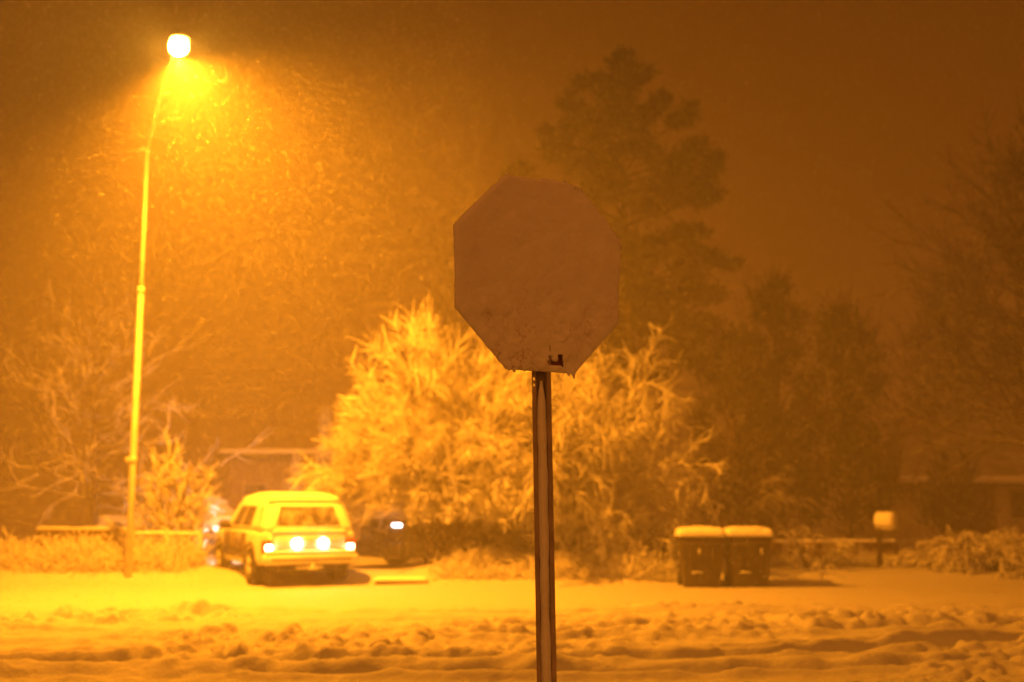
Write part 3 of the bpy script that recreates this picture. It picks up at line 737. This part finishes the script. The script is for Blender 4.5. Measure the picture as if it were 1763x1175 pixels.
def house():
    Y = 39.0
    A = P(1568, 980, Y); eave = P(1600, 832, Y).z; ridge = P(1650, 735, Y + 3.6).z
    t = empty("bungalow", (A.x, Y, .15), label="low bungalow with a snowy hipped roof dim behind the snowed brush", cat="house")
    L, D, h = 13.0, 7.2, eave - .15
    m = MB(); m.box((L / 2, D / 2, h / 2), (L, D, h - .01)); m.build("wall", M['wall_pale'], t, smooth=False)
    o = .45; rz = ridge - .15
    m = MB(); vs = [(-o, -o, h), (L + o, -o, h), (L + o, D + o, h), (-o, D + o, h), (1.5, D / 2, rz), (L - 1.5, D / 2, rz)]
    m.add(vs + [(x, y, z + .14) for x, y, z in vs], [(6, 7, 11, 10), (7, 8, 11), (8, 9, 10, 11), (9, 6, 10), (0, 3, 2, 1), (0, 1, 7, 6), (1, 2, 8, 7), (2, 3, 9, 8), (3, 0, 6, 9)])
    rf = m.build("roof", M['roof'], t, smooth=False)
    m = MB(); m.tube([(-o, -o, h + .10), (L + o, -o, h + .10)], .14, 8); m.build("eave_snow", M['snow'], rf)
    m = MB(); m.box((L / 2, -o - .02, h - .02), (L + 2 * o, .06, .12)); m.build("gutter", M['trim'], rf)
    m = MB(); m.box((1.3, D / 2 - .6, rz - .1), (.5, .5, 1.0), 0, .02); m.build("chimney", M['wall'], rf)
    for x in (1.1, 4.2):
        m = MB(); m.box((x, -.02, 1.25), (1.2, .06, .95), 0, .01); wd = m.build("window", M['wood'], t)
        m = MB(); m.box((x, -.055, 1.25), (1.06, .02, .82)); m.build("pane", M['glass'], wd)
    m = MB(); m.box((2.6, -.03, .95), (.9, .06, 1.9), 0, .01); dr = m.build("door", M['wood'], t)
    m = MB(); m.ball((2.95, -.08, .95), (.03, .03, .03)); m.build("handle", M['galv'], dr)
house()

# ------------------------------------------------------------------ plants
def path(p0, d0, L, n, jit, droop):
    pts = [np.array(p0, float)]; d = unit(d0); st = L / n
    J = rng.normal(size=(n, 3)) * jit
    for i in range(n):
        d = unit(d + J[i] + np.array((0, 0, -droop)) * (i + 1) / n); pts.append(pts[-1] + d * st)
    return np.array(pts)
def at(pts, u):
    k = u * (len(pts) - 1); i = min(int(k), len(pts) - 2); return pts[i] + (pts[i + 1] - pts[i]) * (k - i), unit(pts[i + 1] - pts[i])
def side_dir(d, spread):
    r = rng.normal(size=3); r -= d * r.dot(d); return unit(d * math.cos(spread) + unit(r) * math.sin(spread))
def bush(name, base, rx, rz, nst, nsec, ntw, label, cat, m_tw, group=None, emin=18, droop=.10, jit=.14, r0=.03, rt=.014, spread=.4, base_r=.35, ry=None, lean=(0, 0), twl=.42, zclear=0, lift=.15):
    """A many-stemmed shrub: stems, side shoots and snow-loaded twigs filling an ellipsoid."""
    ry = ry or rx
    t = empty(name, base, label=label, cat=cat, group=group)
    st = MB(); tw = MB()
    for i in range(nst):
        az = 2 * math.pi * (i + rng.random()) / nst * 3.7
        e = R(emin) + (R(88) - R(emin)) * rng.random() ** .8
        ca, sa = math.cos(az), math.sin(az)
        L = 1 / math.sqrt((math.cos(e) * ca / rx) ** 2 + (math.cos(e) * sa / ry) ** 2 + (math.sin(e) / rz) ** 2) * rng.uniform(.78, 1.02)
        d = (math.cos(e) * ca + lean[0], math.cos(e) * sa + lean[1], math.sin(e) + lift)
        q = rng.random() ** .5 * base_r
        pts = path((q * ca, q * sa, -.05), d, L, 11, jit * .5, droop)
        pts[:, 2] = np.maximum(pts[:, 2], .02)
        st.tube(pts, np.linspace(r0, rt, 12), 5)
        for j in range(nsec):
            u = .18 + .8 * (j + rng.random()) / nsec
            p_, dd = at(pts, u)
            L2 = L * twl * rng.uniform(.55, 1.1) * (1.05 - .55 * u)
            s2 = path(p_, side_dir(dd, spread * rng.uniform(.8, 1.6)), L2, 7, jit, droop)
            if zclear and s2[:, 2].min() < zclear: continue
            tw.tube(s2, np.linspace(rt * 1.15, rt * .8, 8) * rng.uniform(.75, 1.3, 8), 4, False)
            for k in range(ntw):
                p3, d3 = at(s2, .15 + .85 * (k + rng.random()) / ntw)
                s3 = path(p3, side_dir(d3, spread * rng.uniform(.7, 1.8)), L2 * rng.uniform(.25, .6), 4, jit * 1.3, droop)
                tw.tube(s3, np.linspace(rt, rt * .55, 5) * rng.uniform(.65, 1.25, 5) * rng.uniform(.7, 1.3), 3, False)
    st.build("stems", M['bark'], t); tw.build("crown", m_tw, t)
    return t
def gp(px, Y):
    x = gx(px, Y); return (x, Y, H(x, Y))

bush("large_shrub", gp(768, 22.8), 2.8, 4.9, 78, 24, 18, "largest bright bushy shrub, its snow-loaded twigs fanning out beside the parked car", "shrub", M['twig'], emin=25, droop=.10, jit=.12, r0=.018, rt=.0128, lean=(-.08, -.02), ry=1.3, zclear=.8, base_r=.28, lift=.35)
bush("arching_shrub", gp(985, 23.3), 1.65, 5.6, 76, 14, 14, "tall arching shrub with curling snowy twigs behind the sign post", "shrub", M['twig'], emin=42, droop=.15, jit=.27, r0=.02, rt=.0128, ry=1.5)
bush("bent_shrub", gp(1110, 22.8), 1.15, 2.5, 30, 11, 6, "lower shrub bent over by snow beside the wheeled bins", "shrub", M['twig'], emin=30, droop=.5, jit=.26, r0=.024, rt=.0135)
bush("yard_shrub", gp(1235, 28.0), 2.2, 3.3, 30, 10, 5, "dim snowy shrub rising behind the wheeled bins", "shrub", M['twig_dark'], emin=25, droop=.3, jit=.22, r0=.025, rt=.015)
bush("small_shrub", gp(1395, 23.8), 1.0, 1.15, 18, 8, 4, "small spindly shrub between the bins and the mailbox", "shrub", M['twig'], emin=22, droop=.4, jit=.22, r0=.02, rt=.012)
bush("leafy_shrub", gp(300, 24.3), .95, 2.75, 20, 10, 4, "upright golden shrub behind the wire fence panel", "shrub", M['twig'], emin=45, droop=.03, jit=.16, r0=.022, rt=.018, spread=.5)
bush("juniper_mound", gp(1725, 23.2), 2.35, .95, 130, 12, 7, "spreading mound of snow-flattened brush right of the mailbox", "shrub", M['twig'], emin=6, droop=.30, jit=.15, r0=.024, rt=.0135, ry=1.2, base_r=1.0)

# bare tree left, behind the board fence
def bare_tree(name, base, hgt, spread_, label, m_tw, nlimb=26, e0=8, e1=50, rt=.013, r0=.12, droop=-.03, nsec=7, ntw=4, crown_from=.22, jit=.16, split=None):
    t = empty(name, base, label=label, cat="tree")
    tr = MB(); cr = MB()
    trunk = path((0, 0, -.1), (.02, 0, 1), hgt * .85, 10, .05, -.05)
    tr.tube(trunk, np.linspace(r0, r0 * .22, 11), 8)
    for i in range(nlimb):
        u = crown_from + (1 - crown_from) * (i + rng.random()) / nlimb
        p_, _ = at(trunk, u); az = i * 2.4 + rng.random()
        e = R(e0 + (e1 - e0) * u ** 1.2)
        L = spread_ * rng.uniform(.7, 1.08) * (1.15 - .75 * u)
        pts = path(p_, (math.cos(az) * math.cos(e), math.sin(az) * math.cos(e), math.sin(e)), L, 9, jit * .7, droop)
        tr.tube(pts, np.linspace(r0 * .3 * (1.2 - u * .7), rt, 10), 5)
        for j in range(nsec):
            p2, d2 = at(pts, .2 + .78 * (j + rng.random()) / nsec)
            L2 = L * rng.uniform(.22, .45)
            s2 = path(p2, side_dir(d2, rng.uniform(.4, .8)), L2, 6, jit, droop)
            cr.tube(s2, np.linspace(rt * 1.1, rt * .7, 7), 4, False)
            for k in range(ntw):
                p3, d3 = at(s2, .2 + .8 * rng.random())
                cr.tube(path(p3, side_dir(d3, rng.uniform(.35, .8)), L2 * rng.uniform(.25, .6), 4, jit, droop), np.linspace(rt * .9, rt * .5, 5), 4, False)
    tr.build("trunk", M['bark'], t); cr.build("crown", m_tw, t)
    return t
bare_tree("bare_tree", gp(163, 28.3), 6.8, 3.7, "bare spreading tree with snow-lined branches at the left behind the lamp post", M['twig'], nlimb=32, e0=2, e1=44, rt=.0165, r0=.10, nsec=6, ntw=3)
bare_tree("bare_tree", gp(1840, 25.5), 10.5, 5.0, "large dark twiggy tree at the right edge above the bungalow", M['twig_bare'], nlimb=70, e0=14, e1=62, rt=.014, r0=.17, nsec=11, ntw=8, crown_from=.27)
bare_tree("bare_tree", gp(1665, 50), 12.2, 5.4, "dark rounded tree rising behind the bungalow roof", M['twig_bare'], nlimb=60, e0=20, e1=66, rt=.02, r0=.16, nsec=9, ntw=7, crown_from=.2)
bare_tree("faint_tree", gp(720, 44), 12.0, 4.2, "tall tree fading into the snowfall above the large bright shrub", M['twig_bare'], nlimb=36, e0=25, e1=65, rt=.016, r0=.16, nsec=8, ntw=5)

def leafy_crown(cr, c, r, n, blade, sq=.75, up=.3):
    """Leaf-sized blades scattered through a clump."""
    d = rng.normal(size=(n, 3)); d /= np.linalg.norm(d, axis=1, keepdims=True)
    rad = r * np.minimum(np.abs(rng.normal(size=n)) * .5, 1.3)
    ctr = np.array(c) + d * rad[:, None] * np.array((1, 1, sq))
    for q, dd in zip(ctr, d):
        a = unit(dd + rng.normal(size=3) * .6 + np.array((0, 0, up))); s_ = unit(np.cross(a, rng.normal(size=3))) * blade * .2
        l = blade * rng.uniform(.6, 1.3)
        cr.v.extend([tuple(q - s_), tuple(q + s_), tuple(q + a * l)]); k = len(cr.v); cr.f.append((k - 3, k - 2, k - 1))
def pine():
    Y = 29.0
    b = Vector(gp(1085, Y))
    t = empty("pine_tree", b, label="tall clumpy pine looming dark in the haze behind the sign", cat="tree")
    top = P(1066, 100, Y) - b
    tr = MB(); tp = [Vector((0, 0, -.1)), Vector((.05, 0, top.z * .4)), Vector((top.x * .6, 0, top.z * .75)), Vector((top.x, 0, top.z))]
    tr.tube([tuple(p_) for p_ in tp], [.22, .15, .06, .02], 10)
    cl = [(1064, 116, 24), (1092, 132, 24), (1106, 128, 17), (1028, 147, 22), (1134, 174, 22), (984, 182, 17), (1070, 180, 34), (1050, 150, 22), (1100, 200, 34), (1178, 206, 22), (940, 234, 19), (964, 238, 20), (988, 224, 26),
          (1102, 240, 34), (1040, 220, 30), (1192, 256, 26), (1240, 275, 15), (1222, 284, 18), (1020, 270, 34), (966, 262, 24), (1147, 286, 36), (1217, 306, 18), (1208, 337, 24), (1051, 320, 40), (1115, 350, 42), (1175, 330, 30),
          (1198, 396, 17), (1166, 404, 26), (1255, 452, 15), (1226, 448, 20), (1128, 430, 42), (1060, 400, 40), (1000, 330, 34), (1182, 470, 28), (1190, 440, 22), (1110, 500, 48), (1180, 520, 40), (1080, 470, 40), (1130, 570, 48), (1210, 560, 34), (1190, 610, 40), (1070, 560, 46),
          (955, 330, 30), (900, 296, 16), (880, 300, 13), (930, 390, 40), (870, 420, 38), (990, 420, 40), (920, 480, 40), (1010, 500, 40), (940, 560, 40), (1100, 640, 50), (1020, 620, 46)]
    cr = MB(); ppm = FPX / Y
    for px, py, rp in cl:
        r = rp / ppm * 1.12
        edge = abs(px - 1075) / 170
        dy = rng.normal() * 1.3 * max(.2, 1 - edge)
        c = P(px, py, Y + dy) - b
        n = int(1300 * (r / .55) ** 1.6)
        for _ in range(3):
            cc = np.array(c) + rng.normal(size=3) * r * .38
            leafy_crown(cr, cc, r * .80, n // 3, .22, .55, .25)
        anchor = Vector((top.x * min(1, c.z / top.z), 0, max(1.2, c.z - .8)))
        mid = anchor.lerp(c, .55) + Vector((0, 0, -.1))
        tr.tube([tuple(anchor), tuple(mid), tuple(c)], [.05, .035, .012], 5)
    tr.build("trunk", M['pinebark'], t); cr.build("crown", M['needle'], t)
pine()
def hedge_tree(px, Y, htop, wpx, label, name, nclump=40, seed=0, m_=None):
    b = Vector(gp(px, Y)); top = (P(px, htop, Y) - b).z; ppm = FPX / Y; w2 = wpx / 2 / ppm
    t = empty(name, b, label=label, cat="tree")
    tr = MB(); cr = MB()
    tr.tube([(0, 0, -.1), (.03, 0, top * .4), (-.05, 0, top * .85)], [.14, .1, .03], 8)
    for i in range(nclump):
        u = (i + rng.random()) / nclump
        z = top * (.12 + .84 * u); prof = math.sin(math.pi * min(1, .25 + .75 * u)) ** .6
        a = i * 2.4 + rng.random(); q = w2 * prof * rng.random() ** .4
        c = np.array((q * math.cos(a), q * math.sin(a), z)); r = rng.uniform(.35, .62)
        leafy_crown(cr, c, r, 300, .16, .85, .5)
        for _ in range(10):
            s_ = path(c + rng.normal(size=3) * r * .4, unit((c[0], c[1], 1.4 + rng.normal() * .4)), r * 1.6, 4, .2, 0); cr.tube(s_, np.linspace(.014, .006, 5), 3, False)
        tr.tube([(0, 0, max(.4, z - .9)), tuple(c * np.array((.5, .5, 1)) - np.array((0, 0, .3))), tuple(c)], [.045, .03, .012], 5)
    tr.build("trunk", M['bark'], t); cr.build("crown", m_ or M['needle'], t)
hedge_tree(1345, 31.5, 470, 175, "hazy round-headed tree between the pine and the dark right-hand trees", "garden_tree", 46)
hedge_tree(1460, 30.0, 520, 170, "hazy lower tree standing left of the bungalow roof", "garden_tree", 40)
hedge_tree(1265, 29.5, 570, 150, "dim bushy tree at the foot of the pine above the bins", "garden_tree", 34)

bush("yard_bush", gp(1645, 35.0), 1.0, P(1645, 735, 35.0).z - .2, 26, 8, 5, "dark bush standing in front of the bungalow roof", "shrub", M['twig_bare'], emin=50, droop=0, jit=.14, r0=.03, rt=.02)
# two narrow evergreens in front of the garage, lit by the headlamps
def evergreen(px, Y, htop, wpx, label):
    b = Vector(gp(px, Y)); top = (P(px, htop, Y) - b).z; w2 = wpx / 2 / (FPX / Y)
    t = empty("narrow_evergreen", b, label=label, cat="shrub")
    tr = MB(); tr.tube([(0, 0, -.05), (0, 0, top * .9)], [.05, .012], 6); tr.build("trunk", M['bark'], t)
    cr = MB()
    for i in range(34):
        u = (i + .5) / 34; a = i * 2.4; q = w2 * (1 - u) ** .7 * rng.uniform(.5, 1)
        leafy_crown(cr, (q * math.cos(a) * .8, q * math.sin(a) * .8, top * (.05 + .93 * u)), w2 * .5 * (1.1 - u * .6), 110, .11, 1.0, .9)
    cr.build("crown", M['leaf'], t)
evergreen(508, 33.5, 782, 42, "narrow snowy evergreen standing just above the estate car's roof")
evergreen(556, 34.2, 700, 60, "taller snowy evergreen partly behind the largest shrub's twigs")

# snowed weeds along the verge
def weeds(name, x0, x1, y0, y1, n, h0, h1, label, lean=.25):
    m = MB()
    for _ in range(n):
        x = rng.uniform(x0, x1); y = rng.uniform(y0, y1); hh = rng.uniform(h0, h1) * (.45 + .9 * vnoise(np.array([x / .8]), np.array([y / .8]), 500)[0])
        z = H(x, y) - .03
        for _k in range(9):
            d = (rng.normal() * lean, rng.normal() * lean, 1)
            s_ = path((x + rng.normal() * .05, y + rng.normal() * .05, z), d, hh * rng.uniform(.6, 1.2), 5, .26, .22)
            m.tube(s_, np.linspace(.006, .0095, 6) * rng.uniform(.7, 1.3), 4, False)
            if rng.random() < .35:
                e = s_[-1]; m.ball(tuple(e), (.022 * rng.uniform(.5, 1.3),) * 2 + (.018,), 5, 4)
    o = m.build(name, M['twig'], None); tag(o, label, "weeds", kind='stuff')
weeds("snowy_weeds", gx(-40, 22.6), gx(335, 22.6), 21.9, 23.4, 620, .2, .8, "snow-crusted weeds along the verge round the lamp post")
weeds("snowy_verge_grass", gx(745, 22.4), gx(1150, 22.4), 21.3, 22.1, 480, .12, .36, "snowy tufts on the verge below the shrubs")
weeds("snowy_yard_grass", gx(1345, 23.2), gx(1560, 23.2), 23.9, 24.7, 170, .12, .3, "snowy tufts of grass round the foot of the mailbox")

# ------------------------------------------------------------------ falling snow
def falling_snow(n=190000):
    xx = np.where(rng.random(n) < .78, rng.uniform(-13, -.5, n), rng.uniform(-.5, 10, n))
    c = np.stack([xx, rng.uniform(11, 29, n), rng.uniform(.3, 13.5, n)], -1)
    ax = np.array((.30, -.1, 1.0)) + rng.normal(size=(n, 3)) * .13; ax /= np.linalg.norm(ax, axis=1, keepdims=True)
    s = rng.uniform(.0014, .0043, n)[:, None]; l = s * rng.uniform(2.2, 5.0, n)[:, None]
    u = np.cross(ax, np.array((0, 1., 0))); u /= np.linalg.norm(u, axis=1, keepdims=True); w_ = np.cross(ax, u)
    V = np.stack([c + ax * l, c + u * s, c + (w_ * .87 - u * .5) * s, c - (w_ * .87 + u * .5) * s, c - ax * l], 1).reshape(-1, 3)
    f0 = np.array([(0, 1, 2), (0, 2, 3), (0, 3, 1), (4, 2, 1), (4, 3, 2), (4, 1, 3)])
    F = (np.arange(n)[:, None, None] * 5 + f0[None]).reshape(-1, 3)
    me = bpy.data.meshes.new("falling_snow")
    me.vertices.add(len(V)); me.vertices.foreach_set('co', V.ravel())
    me.loops.add(F.size); me.loops.foreach_set('vertex_index', F.ravel().astype(np.int32))
    me.polygons.add(len(F)); me.polygons.foreach_set('loop_start', (np.arange(len(F)) * 3).astype(np.int32))
    me.polygons.foreach_set('use_smooth', np.ones(len(F), bool))
    me.update(calc_edges=True); me.materials.append(M['flake'])
    o = bpy.data.objects.new("falling_snow", me); COL.objects.link(o)
    tag(o, "snowflakes falling through the lamp light", "snowfall", kind='stuff')
falling_snow()

# ------------------------------------------------------------------ haze
def haze():
    m = MB(); m.box((0, 75, 11), (330, 240, 24))
    mt = bpy.data.materials.new("haze_air"); mt.use_nodes = True; nt = mt.node_tree; nt.nodes.clear()
    out = nt.nodes.new("ShaderNodeOutputMaterial"); v = nt.nodes.new("ShaderNodeVolumePrincipled")
    v.inputs["Color"].default_value = (.94, .93, .9, 1); v.inputs["Density"].default_value = HAZE_DENSITY; v.inputs["Anisotropy"].default_value = .2
    nt.links.new(v.outputs[0], out.inputs["Volume"])
    o = m.build("haze", mt, None, smooth=False); tag(o, kind='stuff')
haze()
